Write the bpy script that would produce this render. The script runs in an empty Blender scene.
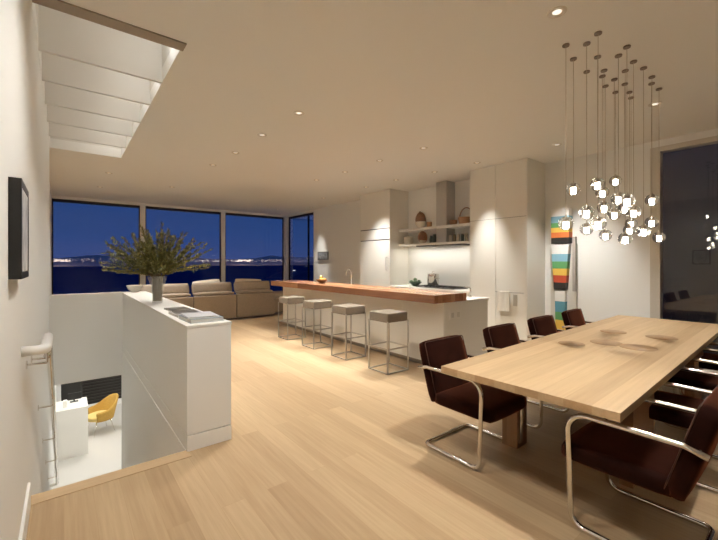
import bpy, bmesh, math, random
from mathutils import Vector, Matrix
random.seed(7)
S = bpy.context.scene
C = S.collection
# ------------------------------------------------------------ camera, sky, exposure
F = 372.0; YAW = math.radians(38.4); H = 1.5; HZ = 262.0
cam_d = bpy.data.cameras.new('camera'); cam = bpy.data.objects.new('camera', cam_d); C.objects.link(cam)
cam.location = (0, 0, H); cam.rotation_euler = (math.radians(90), 0, -YAW)
cam_d.sensor_width = 36; cam_d.lens = 36*F/718; cam_d.shift_y = -(270-HZ)/718
cam_d.clip_start = 0.02; cam_d.clip_end = 60000
S.camera = cam
S.view_settings.view_transform = 'Standard'; S.view_settings.look = 'None'
S.view_settings.gamma = 1; S.view_settings.use_curve_mapping = False
S.view_settings.exposure = 0.44
S.cycles.max_bounces = 10; S.cycles.diffuse_bounces = 6; S.cycles.glossy_bounces = 4
S.cycles.transparent_max_bounces = 24; S.cycles.sample_clamp_indirect = 6
S.cycles.caustics_reflective = False; S.cycles.caustics_refractive = False
S.cycles.use_denoising = True
WARM = (1.0, 0.98, 0.93)
DOWN_W = 66.0          # recessed downlights and added fill spots
PEND = 44.0            # pendant core emission

w = bpy.data.worlds.new('night_sky'); S.world = w; w.use_nodes = True
nt = w.node_tree; nt.nodes.clear()
tc = nt.nodes.new('ShaderNodeTexCoord'); sp = nt.nodes.new('ShaderNodeSeparateXYZ')
rp = nt.nodes.new('ShaderNodeValToRGB'); nz = nt.nodes.new('ShaderNodeTexNoise')
mp = nt.nodes.new('ShaderNodeMapping'); ad = nt.nodes.new('ShaderNodeMath'); ad.operation = 'MULTIPLY_ADD'
mp.inputs['Scale'].default_value = (2, 2, 14); nz.inputs['Scale'].default_value = 1.5
bg = nt.nodes.new('ShaderNodeBackground'); wo = nt.nodes.new('ShaderNodeOutputWorld')
nt.links.new(tc.outputs['Generated'], sp.inputs[0]); nt.links.new(tc.outputs['Generated'], mp.inputs[0])
nt.links.new(mp.outputs[0], nz.inputs['Vector'])
nt.links.new(nz.outputs['Fac'], ad.inputs[0]); ad.inputs[1].default_value = 0.06
nt.links.new(sp.outputs['Z'], ad.inputs[2]); nt.links.new(ad.outputs[0], rp.inputs[0])
r = rp.color_ramp; r.elements[0].position = 0.03; r.elements[0].color = (0.044, 0.070, 0.215, 1)
r.elements[1].position = 0.5; r.elements[1].color = (0.006, 0.022, 0.09, 1)
e = r.elements.new(0.09); e.color = (0.025, 0.060, 0.205, 1)
e = r.elements.new(0.20); e.color = (0.015, 0.048, 0.175, 1)
nt.links.new(rp.outputs[0], bg.inputs[0]); bg.inputs[1].default_value = 0.72
nt.links.new(bg.outputs[0], wo.inputs[0])

# ------------------------------------------------------------ helpers
def ray(u, v):
    a = (u-359)/F; b = (HZ-v)/F
    return a*math.cos(YAW)+math.sin(YAW), math.cos(YAW)-a*math.sin(YAW), b
def on_z(u, v, z):
    x, y, b = ray(u, v); d = (z-H)/b; return Vector((x*d, y*d, z))
def on_x(u, v, X):
    x, y, b = ray(u, v); d = X/x; return Vector((X, y*d, H+b*d))
def on_y(u, v, Y):
    x, y, b = ray(u, v); d = Y/y; return Vector((x*d, Y, H+b*d))

def mat(name, col, rough=0.5, metal=0.0, emit=None, estr=0, spec=0.5, noise=0, nscale=20, bump=0, bscale=200, sheen=0):
    m = bpy.data.materials.new(name); m.use_nodes = True; t = m.node_tree; p = t.nodes['Principled BSDF']
    p.inputs['Base Color'].default_value = (*col, 1); p.inputs['Roughness'].default_value = rough
    p.inputs['Metallic'].default_value = metal; p.inputs['Specular IOR Level'].default_value = spec
    if sheen: p.inputs['Sheen Weight'].default_value = sheen; p.inputs['Sheen Roughness'].default_value = .4
    if emit: p.inputs['Emission Color'].default_value = (*emit, 1); p.inputs['Emission Strength'].default_value = estr
    tcn = t.nodes.new('ShaderNodeTexCoord')
    if noise:
        n = t.nodes.new('ShaderNodeTexNoise'); n.inputs['Scale'].default_value = nscale
        n.inputs['Detail'].default_value = 4
        c = t.nodes.new('ShaderNodeValToRGB')
        c.color_ramp.elements[0].position = .3; c.color_ramp.elements[1].position = .7
        c.color_ramp.elements[0].color = (*[x*(1-noise) for x in col], 1)
        c.color_ramp.elements[1].color = (*[min(1, x*(1+noise)) for x in col], 1)
        t.links.new(tcn.outputs['Object'], n.inputs['Vector']); t.links.new(n.outputs['Fac'], c.inputs[0])
        t.links.new(c.outputs[0], p.inputs['Base Color'])
    if bump:
        n2 = t.nodes.new('ShaderNodeTexNoise'); n2.inputs['Scale'].default_value = bscale
        b = t.nodes.new('ShaderNodeBump'); b.inputs['Strength'].default_value = bump; b.inputs['Distance'].default_value = .005
        t.links.new(tcn.outputs['Object'], n2.inputs['Vector']); t.links.new(n2.outputs['Fac'], b.inputs['Height'])
        t.links.new(b.outputs[0], p.inputs['Normal'])
    return m

def wood(name, c1, c2, grain_axis='X', plank_w=0.12, plank_l=2.2, rough=0.4, seam=0.85, contrast=.5, gscale=1.0, spec=.5):
    """planks running along an axis, tint per plank plus stretched grain"""
    m = bpy.data.materials.new(name); m.use_nodes = True; t = m.node_tree; p = t.nodes['Principled BSDF']
    N = t.nodes.new; L = t.links.new
    tcn = N('ShaderNodeTexCoord'); mpn = N('ShaderNodeMapping')
    if grain_axis == 'Y': mpn.inputs['Rotation'].default_value = (0, 0, math.radians(90))
    if grain_axis == 'Z': mpn.inputs['Rotation'].default_value = (0, math.radians(90), 0)
    L(tcn.outputs['Object'], mpn.inputs[0])
    br = N('ShaderNodeTexBrick'); br.inputs['Scale'].default_value = 1; br.offset = .37; br.offset_frequency = 2
    br.inputs['Brick Width'].default_value = plank_l; br.inputs['Row Height'].default_value = plank_w
    br.inputs['Mortar Size'].default_value = .0012; br.inputs['Mortar Smooth'].default_value = .2
    br.inputs['Color1'].default_value = (0, 0, 0, 1); br.inputs['Color2'].default_value = (1, 1, 1, 1)
    br.inputs['Mortar'].default_value = (.5, .5, .5, 1); br.inputs['Bias'].default_value = 0
    L(mpn.outputs[0], br.inputs['Vector'])
    m2 = N('ShaderNodeMapping'); m2.inputs['Scale'].default_value = (1.2*gscale, 26*gscale, 26*gscale)
    L(mpn.outputs[0], m2.inputs[0])
    va = N('ShaderNodeVectorMath'); va.operation = 'ADD'; L(m2.outputs[0], va.inputs[0])
    vm = N('ShaderNodeVectorMath'); vm.operation = 'MULTIPLY'; L(br.outputs['Color'], vm.inputs[0]); vm.inputs[1].default_value = (13, 7, 3)
    L(vm.outputs[0], va.inputs[1])
    nz = N('ShaderNodeTexNoise'); nz.inputs['Scale'].default_value = 1.6; nz.inputs['Detail'].default_value = 5; nz.inputs['Roughness'].default_value = .6
    L(va.outputs[0], nz.inputs['Vector'])
    n3 = N('ShaderNodeTexNoise'); n3.inputs['Scale'].default_value = .9; L(va.outputs[0], n3.inputs['Vector'])
    mx = N('ShaderNodeMath'); mx.operation = 'MULTIPLY_ADD'; L(nz.outputs['Fac'], mx.inputs[0]); mx.inputs[1].default_value = 1-contrast
    sc = N('ShaderNodeMath'); sc.operation = 'MULTIPLY'; L(br.outputs['Color'], sc.inputs[0]); sc.inputs[1].default_value = contrast
    L(sc.outputs[0], mx.inputs[2])
    rp = N('ShaderNodeValToRGB'); rp.color_ramp.elements[0].color = (*c1, 1); rp.color_ramp.elements[1].color = (*c2, 1)
    rp.color_ramp.elements[0].position = .22; rp.color_ramp.elements[1].position = .78
    L(mx.outputs[0], rp.inputs[0])
    mc = N('ShaderNodeMix'); mc.data_type = 'RGBA'; mc.blend_type = 'MULTIPLY'; L(br.outputs['Fac'], mc.inputs[0])
    L(rp.outputs[0], mc.inputs[6]); mc.inputs[7].default_value = (seam, seam*.95, seam*.9, 1)
    L(mc.outputs[2], p.inputs['Base Color'])
    p.inputs['Roughness'].default_value = rough; p.inputs['Specular IOR Level'].default_value = spec
    return m

def glass(name, refl=1.0, tint=(1, 1, 1), ior=1.45, rough=0.0, outer=False):
    """thin clear pane or blown shell: lets light straight through and reflects by Fresnel"""
    m = bpy.data.materials.new(name); m.use_nodes = True; t = m.node_tree; t.nodes.clear()
    o = t.nodes.new('ShaderNodeOutputMaterial'); mx = t.nodes.new('ShaderNodeMixShader')
    tr = t.nodes.new('ShaderNodeBsdfTransparent'); gl = t.nodes.new('ShaderNodeBsdfGlossy'); fr = t.nodes.new('ShaderNodeFresnel')
    mu = t.nodes.new('ShaderNodeMath'); mu.operation = 'MULTIPLY'; mu.use_clamp = True
    tr.inputs[0].default_value = (*tint, 1); gl.inputs['Roughness'].default_value = rough; fr.inputs[0].default_value = ior
    t.links.new(fr.outputs[0], mu.inputs[0]); mu.inputs[1].default_value = refl
    if outer:
        ge = t.nodes.new('ShaderNodeNewGeometry'); iv = t.nodes.new('ShaderNodeMath'); iv.operation = 'SUBTRACT'; iv.inputs[0].default_value = refl
        ml = t.nodes.new('ShaderNodeMath'); ml.operation = 'MULTIPLY'; ml.inputs[1].default_value = refl
        t.links.new(ge.outputs['Backfacing'], ml.inputs[0]); t.links.new(ml.outputs[0], iv.inputs[1]); t.links.new(iv.outputs[0], mu.inputs[1])
    t.links.new(mu.outputs[0], mx.inputs[0]); t.links.new(tr.outputs[0], mx.inputs[1]); t.links.new(gl.outputs[0], mx.inputs[2])
    t.links.new(mx.outputs[0], o.inputs[0]); return m

def obj(name, bm, m=None, parent=None, smooth=False, bevel=0):
    me = bpy.data.meshes.new(name)
    bmesh.ops.recalc_face_normals(bm, faces=bm.faces)
    bm.to_mesh(me); bm.free()
    if smooth:
        for p in me.polygons: p.use_smooth = True
        if smooth == 'auto':
            me.set_sharp_from_angle(angle=math.radians(38))
    o = bpy.data.objects.new(name, me); C.objects.link(o)
    for x in (m if isinstance(m, (list, tuple)) else [m]):
        if x: me.materials.append(x)
    if parent: o.parent = parent
    if bevel:
        b = o.modifiers.new('bevel', 'BEVEL'); b.width = bevel; b.segments = 2; b.limit_method = 'ANGLE'
    return o
def tag(o, label, cat, group=None, kind=None):
    if label: o['label'] = label
    if cat: o['category'] = cat
    if group: o['group'] = group
    if kind: o['kind'] = kind
    return o
def thing(name, label, cat, loc=(0, 0, 0), rz=0, group=None):
    o = bpy.data.objects.new(name, None); C.objects.link(o); o.empty_display_size = .1
    o.location = loc; o.rotation_euler = (0, 0, rz)
    return tag(o, label, cat, group)
def struct(name, bm, m, bevel=0, label=None):
    o = obj(name, bm, m, bevel=bevel); o['kind'] = 'structure'
    if label: o['label'] = label
    return o
def dup(root, loc, rz, label, group=None):
    r = root.copy(); C.objects.link(r); r.location = loc; r.rotation_euler = (0, 0, rz); r['label'] = label
    if group: r['group'] = group
    for ch in list(root.children):
        c = ch.copy(); C.objects.link(c); c.parent = r
        for g in list(ch.children):
            d = g.copy(); C.objects.link(d); d.parent = c
    return r
NB = bmesh.new
def bx(bm, x0, x1, y0, y1, z0, z1, mi=0, M=None):
    vs = [bm.verts.new(Vector((x, y, z)) if M is None else M @ Vector((x, y, z))) for x in (x0, x1) for y in (y0, y1) for z in (z0, z1)]
    for f in ((0, 1, 3, 2), (4, 6, 7, 5), (0, 4, 5, 1), (2, 3, 7, 6), (0, 2, 6, 4), (1, 5, 7, 3)):
        fc = bm.faces.new([vs[i] for i in f]); fc.material_index = mi
    return bm
def box(*a, **k): return bx(NB(), *a, **k)
def lathe(bm, prof, c=(0, 0, 0), n=24, mi=0, M=None):
    rings = []
    c = Vector(c)
    for r, z in prof:
        if r < 1e-6: rings.append([bm.verts.new((M @ Vector((0, 0, z)) if M else Vector((0, 0, z)))+c)])
        else:
            ring = []
            for i in range(n):
                p = Vector((r*math.cos(2*math.pi*i/n), r*math.sin(2*math.pi*i/n), z))
                ring.append(bm.verts.new((M @ p if M else p)+c))
            rings.append(ring)
    for a, b in zip(rings, rings[1:]):
        for i in range(n):
            j = (i+1) % n
            q = []
            if len(a) == 1 and len(b) == 1: continue
            if len(a) == 1: q = [a[0], b[i], b[j]]
            elif len(b) == 1: q = [a[i], a[j], b[0]]
            else: q = [a[i], a[j], b[j], b[i]]
            f = bm.faces.new(q); f.material_index = mi
    return bm
def cyl(bm, p, q, r, n=12, r2=None, mi=0):
    p = Vector(p); q = Vector(q); d = q-p; L = d.length
    M = d.to_track_quat('Z', 'Y').to_matrix()
    r2 = r if r2 is None else r2
    return lathe(bm, [(0, 0), (r, 0), (r2, L), (0, L)], p, n, mi, M)
def sphere(bm, c, r, n=20, m=12, mi=0, sz=1):
    prof = [(r*math.sin(math.pi*i/m), -r*sz*math.cos(math.pi*i/m)) for i in range(m+1)]
    prof[0] = (0, -r*sz); prof[-1] = (0, r*sz)
    return lathe(bm, prof, c, n, mi)
def arc_path(pts, rads, seg=7):
    out = [Vector(pts[0])]
    for i in range(1, len(pts)-1):
        p = Vector(pts[i]); a = (Vector(pts[i-1])-p).normalized(); b = (Vector(pts[i+1])-p).normalized()
        r = rads[i-1] if isinstance(rads, (list, tuple)) else rads
        ang = a.angle(b); t = r/math.tan(ang/2); cen = p+(a+b).normalized()*(r/math.sin(ang/2))
        s = p+a*t-cen; e = p+b*t-cen; tot = s.angle(e)
        for k in range(seg+1):
            f = k/seg
            out.append(cen+(s*math.sin((1-f)*tot)+e*math.sin(f*tot))/math.sin(tot))
    out.append(Vector(pts[-1])); return out
def tube(bm, path, r, n=10, mi=0, r_end=None):
    P = [Vector(p) for p in path]; rings = []
    t0 = (P[1]-P[0]).normalized()
    up = Vector((0, 0, 1)) if abs(t0.z) < .9 else Vector((1, 0, 0))
    nrm = t0.cross(up).normalized()
    for i, p in enumerate(P):
        t = (P[min(i+1, len(P)-1)]-P[max(i-1, 0)]).normalized()
        nrm = (nrm-t*nrm.dot(t)).normalized(); bn = t.cross(nrm)
        rr = r if r_end is None else r+(r_end-r)*i/(len(P)-1)
        rings.append([bm.verts.new(p+(nrm*math.cos(2*math.pi*k/n)+bn*math.sin(2*math.pi*k/n))*rr) for k in range(n)])
    for a, b in zip(rings, rings[1:]):
        for k in range(n):
            f = bm.faces.new([a[k], a[(k+1) % n], b[(k+1) % n], b[k]]); f.material_index = mi
    bm.faces.new(rings[0]).material_index = mi; bm.faces.new(list(reversed(rings[-1]))).material_index = mi
    return bm
def cushion(bm, c, s, axis=2, pinch=.55, n=8, M=None, p=4):
    """pillow: a gridded box whose thickness falls off to its rim"""
    c = Vector(c); s = Vector(s)
    b2 = bmesh.new(); bmesh.ops.create_cube(b2, size=2)
    bmesh.ops.subdivide_edges(b2, edges=b2.edges, cuts=n, use_grid_fill=True)
    o = [i for i in range(3) if i != axis]
    mp = {}
    for v in b2.verts:
        q = v.co.copy()
        f = (1-abs(q[o[0]])**p)*(1-abs(q[o[1]])**p)
        f = pinch+(1-pinch)*max(0, f)**.5
        q[axis] *= f
        k = 1-.06*(1-abs(v.co[axis]))*0
        for j, jj in ((0, 1), (1, 0)):
            q[o[j]] *= 1-.05*abs(v.co[o[jj]])**p
        # round the rim
        e = abs(v.co[axis])
        for j in (0, 1): q[o[j]] *= 1-.04*e**3
        w_ = Vector((q.x*s.x/2, q.y*s.y/2, q.z*s.z/2))
        if M is not None: w_ = M @ w_
        mp[v] = bm.verts.new(w_+c)
    for f in b2.faces: bm.faces.new([mp[v] for v in f.verts])
    b2.free(); return bm

# ------------------------------------------------------------ materials
paint = mat('wall_paint', (.86, .86, .835), .65, spec=.25, bump=.02, bscale=90)
ceilm = mat('ceiling_paint', (.89, .885, .86), .75, spec=.2)
whitem = mat('white_lacquer', (.80, .78, .73), .38, spec=.4)
cabm = mat('cabinet_lacquer', (.78, .76, .70), .3, spec=.45)
stone = mat('white_stone', (.84, .83, .79), .25, noise=.04, nscale=6)
basem = mat('baseboard_white', (.86, .85, .82), .4)
darkfr = mat('bronze_frame', (.028, .022, .018), .45, .3)
palefr = mat('pale_metal_frame', (.62, .58, .51), .45, .1)
steel = mat('brushed_steel', (.52, .50, .47), .3, .95, noise=.05, nscale=40)
chrome = mat('polished_chrome', (.80, .77, .72), .12, 1.0)
blackm = mat('black_lacquer', (.012, .011, .010), .4)
floorm = wood('maple_floor', (.38, .255, .142), (.55, .405, .245), 'Y', .15, 2.3, rough=.36, contrast=.34, seam=.92)
nosem = wood('maple_nosing', (.50, .35, .20), (.60, .44, .27), 'X', .3, 4, rough=.4, contrast=.2)
tablem = wood('ash_table', (.38, .25, .13), (.57, .405, .235), 'X', .14, 6, rough=.42, contrast=.35, seam=.93, gscale=.7)
legm = wood('ash_leg', (.27, .14, .065), (.38, .22, .115), 'Z', .14, 6, rough=.45, contrast=.3, seam=.93)
slabm = wood('cherry_slab', (.22, .085, .037), (.46, .24, .12), 'Y', .09, 5, rough=.26, contrast=.5, seam=.85)
lowfl = mat('pale_polished_floor', (.72, .70, .66), .22)
velvet = mat('dark_brown_velvet', (.014, .0036, .0022), .9, noise=.3, nscale=9, spec=.06, sheen=.42)
velvet.node_tree.nodes['Principled BSDF'].inputs['Sheen Tint'].default_value = (.70, .22, .10, 1)
pipem = mat('brown_piping', (.07, .025, .014), .7)
stoolm = mat('taupe_stool_fabric', (.19, .155, .115), .85, noise=.08, nscale=60, bump=.2, bscale=500)
sofam = mat('beige_sofa_fabric', (.33, .27, .21), .9, noise=.05, nscale=30, bump=.15, bscale=500)
sofac = mat('beige_cushion_fabric', (.36, .30, .24), .9, noise=.06, nscale=30, bump=.15, bscale=500)
creamf = mat('cream_fabric', (.72, .66, .56), .9)
wicker = mat('wicker', (.22, .105, .05), .7, noise=.5, nscale=120, bump=.8, bscale=150)
wickl = mat('light_wicker', (.36, .20, .10), .7, noise=.4, nscale=120, bump=.8, bscale=150)
ceram = mat('cream_ceramic', (.66, .60, .49), .35)
panegl = glass('window_glass', .35)
darkgl = glass('night_door_glass', 1.8)
globegl = glass('blown_glass', .9, outer=True)
_t = globegl.node_tree; _o = _t.nodes['Material Output']; _l = _o.inputs[0].links[0].from_socket
_g = _t.nodes.new('ShaderNodeBsdfGlass'); _g.inputs['IOR'].default_value = 1.22; _g.inputs['Roughness'].default_value = .03; _m = _t.nodes.new('ShaderNodeMixShader'); _m.inputs[0].default_value = .62
_t.links.new(_l, _m.inputs[1]); _t.links.new(_g.outputs[0], _m.inputs[2]); _t.links.new(_m.outputs[0], _o.inputs[0])
vasegl = mat('vase_glass', (.92, .93, .88), .06, spec=.9); vasegl.node_tree.nodes['Principled BSDF'].inputs['Alpha'].default_value = .15
bulb = mat('glowing_core', (1, .95, .85), .5, emit=(1.0, .92, .78), estr=PEND)
lensm = mat('lamp_lens', (1, .95, .85), .5, emit=(1.0, .92, .78), estr=.75)
trimring = mat('downlight_trim', (.70, .66, .60), .35, .3)

# ------------------------------------------------------------ the shell
ZC = 3.3; XW = 6.9; XL = -.175; XF = 6.72; YB = 13.0; YN = -3.2
Y0 = 3.16; Y1 = 7.27; PX0 = .76; PX1 = 1.11
f = NB(); bx(f, -.4, 7.1, YN, Y0, -.3, 0); bx(f, PX0+.05, 7.1, Y0, Y1+.12, -.3, 0); bx(f, -.4, 7.1, Y1+.12, YB+.2, -.3, 0)
struct('floor', f, floorm)
struct('trim_1', box(XL, PX0+.01, Y0-.11, Y0+.012, -.035, .004), nosem, label='pale maple nosing along the stair opening')
c = NB(); SY0, SY1, SX0, SX1 = 3.41, 7.6, -.172, .77
bx(c, -.4, 7.1, YN, SY0, ZC, ZC+.15); bx(c, -.4, SX0, SY0, SY1, ZC, ZC+.15); bx(c, SX1, 7.1, SY0, SY1, ZC, ZC+.15); bx(c, -.4, 7.1, SY1, YB+.2, ZC, ZC+.15)
struct('ceiling', c, ceilm)
# skylight well
k = NB(); zt = 3.80
bx(k, SX0-.05, SX0, SY0, SY1, ZC+.15, zt); bx(k, SX1, SX1+.05, SY0, SY1, ZC+.15, zt)
bx(k, SX0-.05, SX1+.05, SY0-.05, SY0, ZC+.15, zt); bx(k, SX0-.05, SX1+.05, SY1, SY1+.05, ZC+.15, zt); bx(k, SX0-.05, SX1+.05, SY0-.05, SY1+.05, zt, zt+.05)
struct('skylight_well', k, mat('well_paint', (.76, .74, .70), .6), label='white skylight well let into the ceiling above the stair')
fins = NB()
for y in (4.16, 4.83, 5.52, 6.22, 6.9): bx(fins, SX0, SX1, y, y+.035, ZC+.005, 3.74)
struct('trim_2', fins, mat('louver_paint', (.74, .72, .68), .6), label='white cross louvers spanning the skylight well')
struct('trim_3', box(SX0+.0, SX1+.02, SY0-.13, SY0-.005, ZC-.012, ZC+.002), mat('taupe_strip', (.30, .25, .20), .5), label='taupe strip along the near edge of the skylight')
# walls
g = NB(); bx(g, XL-.2, XL, YN, Y1, -3, ZC); bx(g, -.46, -.26, Y1, YB+.2, 0, ZC); bx(g, XL-.2, XL, Y1, 14.1, -3, -.3)
struct('wall_left', g, paint)
g = NB(); bx(g, XW, XW+.2, 1.66, 7.85, 0, ZC); bx(g, XW, XW+.2, YN, 1.66, 3.2, ZC); struct('wall_right', g, paint)
g = NB(); bx(g, XF, XW+.2, 7.851, 11.0, 0, ZC); bx(g, XF, XW+.2, 11.0, YB+.2, 3.22, ZC)
struct('wall_far_right', g, paint)
g = NB(); bx(g, -.26, XF, YB, YB+.2, 3.22, ZC); struct('wall_back', g, paint)
struct('wall_near', box(-.4, 7.1, YN-.2, YN, 0, ZC), paint)
struct('wall_sill', box(XL, PX0, Y1, Y1+.12, -.35, 1.0), paint, label='low white wall across the end of the stairwell')
struct('baseboard_left', box(XL, XL+.014, YN, Y0-.11, 0, .145), basem)
# half wall beside the stair
p = NB(); bx(p, PX0, PX1, 3.145, Y1+.12, 0.126, .97); struct('wall_stair', p, paint, bevel=.003, label='chunky white half wall guarding the stairwell')
struct('baseboard_stair', box(PX0, PX1, 3.14, Y1+.119, 0.001, .12), paint, label='white plinth of the stair half wall')
struct('trim_4', box(PX0-.004, PX1+.004, 3.141, Y1+.12, .97, .995), whitem, bevel=.003, label='smooth white cap on top of the stair half wall')
struct('wall_stairwell', box(PX0-.004, PX0+.049, Y0+.013, Y1+.119, -3, .0), paint)
# lower room
struct('floor_lower', box(-.4, 4.2, 3.1, 14.1, -3.1, -3.0), lowfl)
g = NB(); bx(g, -.4, 4.2, Y1+.12, 14.1, -.40, -.31); struct('ceiling_lower', g, ceilm)
struct('wall_lower_right', box(4.0, 4.2, Y1, 14.1, -3, -.4), paint)
g = NB(); bx(g, PX0+.2, 4.0, Y1-.1, Y1+.02, -3, -.4); struct('wall_lower_near', g, paint)
g = NB(); bx(g, XL, 4.0, 14.0, 14.15, -3, -2.86); bx(g, XL, .02, 14.0, 14.15, -2.86, -.4); bx(g, 1.9, 4.0, 14.0, 14.15, -2.86, -.4); struct('wall_lower_back', g, paint)
st = NB()
for i in range(16): bx(st, XL, PX0-.005, Y0+.0+i*.262, Y0+.27+i*.262, -3, -.1875*(i+1)+.0)
struct('staircase', st, nosem, label='maple stair flight going down')
# lower window: black blind slats
wr = NB(); bx(wr, .02, 1.9, 14.08, 14.12, -2.86, -.4); o = struct('window_6', wr, blackm, label='black blind-covered window of the lower room')
sl = NB()
for i in range(26): bx(sl, .05, 1.87, 14.02, 14.05, -2.80+i*.092, -2.80+i*.092+.05, M=None)
bl = obj('blind', sl, mat('dark_slat', (.035, .03, .027), .35), o)
bl['label'] = 'dark horizontal blind slats'

# windows at the far end
def window(name, pts_axis, a0, a1, z0, z1, at, fw, m, mullions=()):
    g = NB(); t = .05
    def b(u0, u1, zz0, zz1, d0=0, d1=t, bm=g):
        if pts_axis == 'X': bx(bm, u0, u1, at+d0, at+d1, zz0, zz1)
        else: bx(bm, at+d0, at+d1, u0, u1, zz0, zz1)
    b(a0, a0+fw, z0, z1); b(a1-fw, a1, z0, z1); b(a0+fw, a1-fw, z1-.08, z1); b(a0+fw, a1-fw, z0, z0+fw)
    for q in mullions: b(q-fw*.6, q+fw*.6, z0+fw, z1-.08)
    o = struct(name, g, m)
    gp = NB(); b(a0+fw, a1-fw, z0+fw, z1-.08, t*.45, t*.55, gp)
    obj('pane', gp, None, o).data.materials.append(panegl)
    return o
window('window_1', 'X', -.26, 1.81, 0, 3.22, YB+.03, .03, darkfr)
window('window_2', 'X', 1.95, 4.24, 0, 3.22, YB+.03, .03, darkfr)
window('window_3', 'X', 4.38, 6.62, 0, 3.22, YB+.03, .03, darkfr)
window('window_4', 'Y', 11.0, 12.86, 0, 3.22, XF+.03, .04, darkfr, (11.42,))
for i, (a, b, y0, y1) in enumerate(((1.81, 1.95, YB-.02, YB+.16), (4.24, 4.38, YB-.02, YB+.16), (6.62, 6.78, YB-.14, YB+.10))):
    struct('trim_%d' % (5+i), box(a, b, y0, y1, 0, 3.22), paint, label=('pale post between the two left far windows', 'pale post between the middle and right far windows', 'pale corner post of the far windows')[i])
# night door glass on the right
g = NB(); bx(g, XW-.02, XW+.14, 1.54, 1.66, 0, 3.2); bx(g, XW-.02, XW+.14, YN, 1.54, 3.13, 3.2); bx(g, XW, XW+.14, YN, 1.54, 0, .04)
dr = struct('door_1', g, palefr)
obj('pane', box(XW+.06, XW+.07, YN, 1.54, .04, 3.13), darkgl, dr)
struct('wall_backdrop', box(8.6, 8.8, -7, 5, -.3, 5.5), mat('dark_backdrop', (.16, .17, .20), .9), label='added dark backdrop wall beyond the glass door')  # added wall that shuts out the sky so the door glass stays dark
struct('ground', box(7.1, 8.8, -7, 5, -.3, -.02), mat('dark_terrace_floor', (.04, .04, .045), .9))

# ------------------------------------------------------------ outside: water, hills, lights
seam = mat('night_water', (.025, .08, .30), 1.0, spec=0)
g = NB(); bx(g, -30000, 40000, 40, 40000, -62, -60); struct('sea', g, seam, label='dark navy water beyond the windows')
hillm = mat('night_hills', (.95, .80, .78), 1, spec=0)
hl = NB(); prof = []
Yh = 7000
def hill_x(u): return on_y(u, HZ, Yh).x
keys = [(20, 259), (55, 258.5), (72, 257), (88, 255.4), (98, 255), (108, 256), (122, 257.5), (138, 257), (150, 258), (168, 257.5), (182, 256.8), (196, 257.8), (214, 259), (232, 259.3), (250, 258.6), (262, 257), (272, 255.5), (282, 257), (292, 256.5), (303, 257.5), (316, 256.5), (330, 257), (350, 256)]
vs = []
for (u, v), (u2, v2) in zip(keys, keys[1:]):
    for k in range(5):
        f_ = k/5; uu = u+(u2-u)*f_; vv = v+(v2-v)*f_+random.uniform(-.25, .25)
        P = on_y(uu, vv, Yh); vs.append((P.x, P.z))
lo = [hl.verts.new((x, Yh-500, -60)) for x, z in vs]; md = [hl.verts.new((x, Yh, z)) for x, z in vs]; fa = [hl.verts.new((x, Yh+900, -60)) for x, z in vs]
for A, B in ((lo, md), (md, fa)):
    for i in range(len(vs)-1): hl.faces.new([A[i], A[i+1], B[i+1], B[i]])
struct('hills', hl, hillm, label='low dark hills along the far shore')
def lights(name, label, spec, m):
    b = NB()
    for (u0, u1, v0, v1, n, s) in spec:
        for _ in range(n):
            Y = Yh-520; P = on_y(random.uniform(u0, u1), random.uniform(v0, v1), Y); r_ = s*random.uniform(.4, 1.0)*19
            bx(b, P.x-r_, P.x+r_, Y-r_, Y+r_, P.z-r_*.6, P.z+r_*.6)
    return tag(obj(name, b, m), label, 'city lights', kind='stuff')
lights('shore_lights', 'tiny white and warm town lights along the far shore', [(54, 70, 259, 261.5, 60, .5), (66, 118, 258.5, 262, 60, .24), (150, 222, 260, 262, 90, .22), (226, 283, 259.8, 262, 80, .22), (122, 140, 258, 262, 16, .25), (168, 222, 259.6, 262, 60, .34), (226, 283, 259.5, 262, 60, .36), (236, 252, 259.8, 261.3, 30, .75), (288, 312, 258, 262, 26, .35)],
       mat('town_light', (1, 1, 1), .5, emit=(1.0, .78, .62), estr=.8))
nb = NB()
for (u, v, s) in ((294, 270.5, 1.2), (301, 274.5, 1.6), (304, 274, 1.2), (298, 276, .9)):
    P = on_y(u, v, 400); bx(nb, P.x-s, P.x+s, 399, 401, P.z-s*.4, P.z+s*.4)
tag(obj('harbor_lights', nb, mat('harbor_light', (1, 1, 1), .5, emit=(.75, .85, 1), estr=.8)), 'small bluish lights on the water seen through the corner window', 'city lights', kind='stuff')
pt = NB()
for u, v in ((290, 278), (296, 274), (304, 272.5), (316, 271), (330, 270)): pass
P0 = [on_y(u, v, 380) for u, v in ((288, 280), (297, 275), (306, 272), (320, 271))]
vsa = [pt.verts.new((p_.x, p_.y, p_.z)) for p_ in P0]; vsb = [pt.verts.new((p_.x, p_.y+6, -60)) for p_ in P0]
for i in range(3): pt.faces.new([vsa[i], vsa[i+1], vsb[i+1], vsb[i]])
tp = [pt.verts.new((p_.x, p_.y+60, p_.z)) for p_ in P0]
for i in range(3): pt.faces.new([vsa[i], vsa[i+1], tp[i+1], tp[i]])
struct('headland', pt, mat('headland_dark', (.10, .13, .30), 1, spec=0), label='dark headland below the corner window view')

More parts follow.
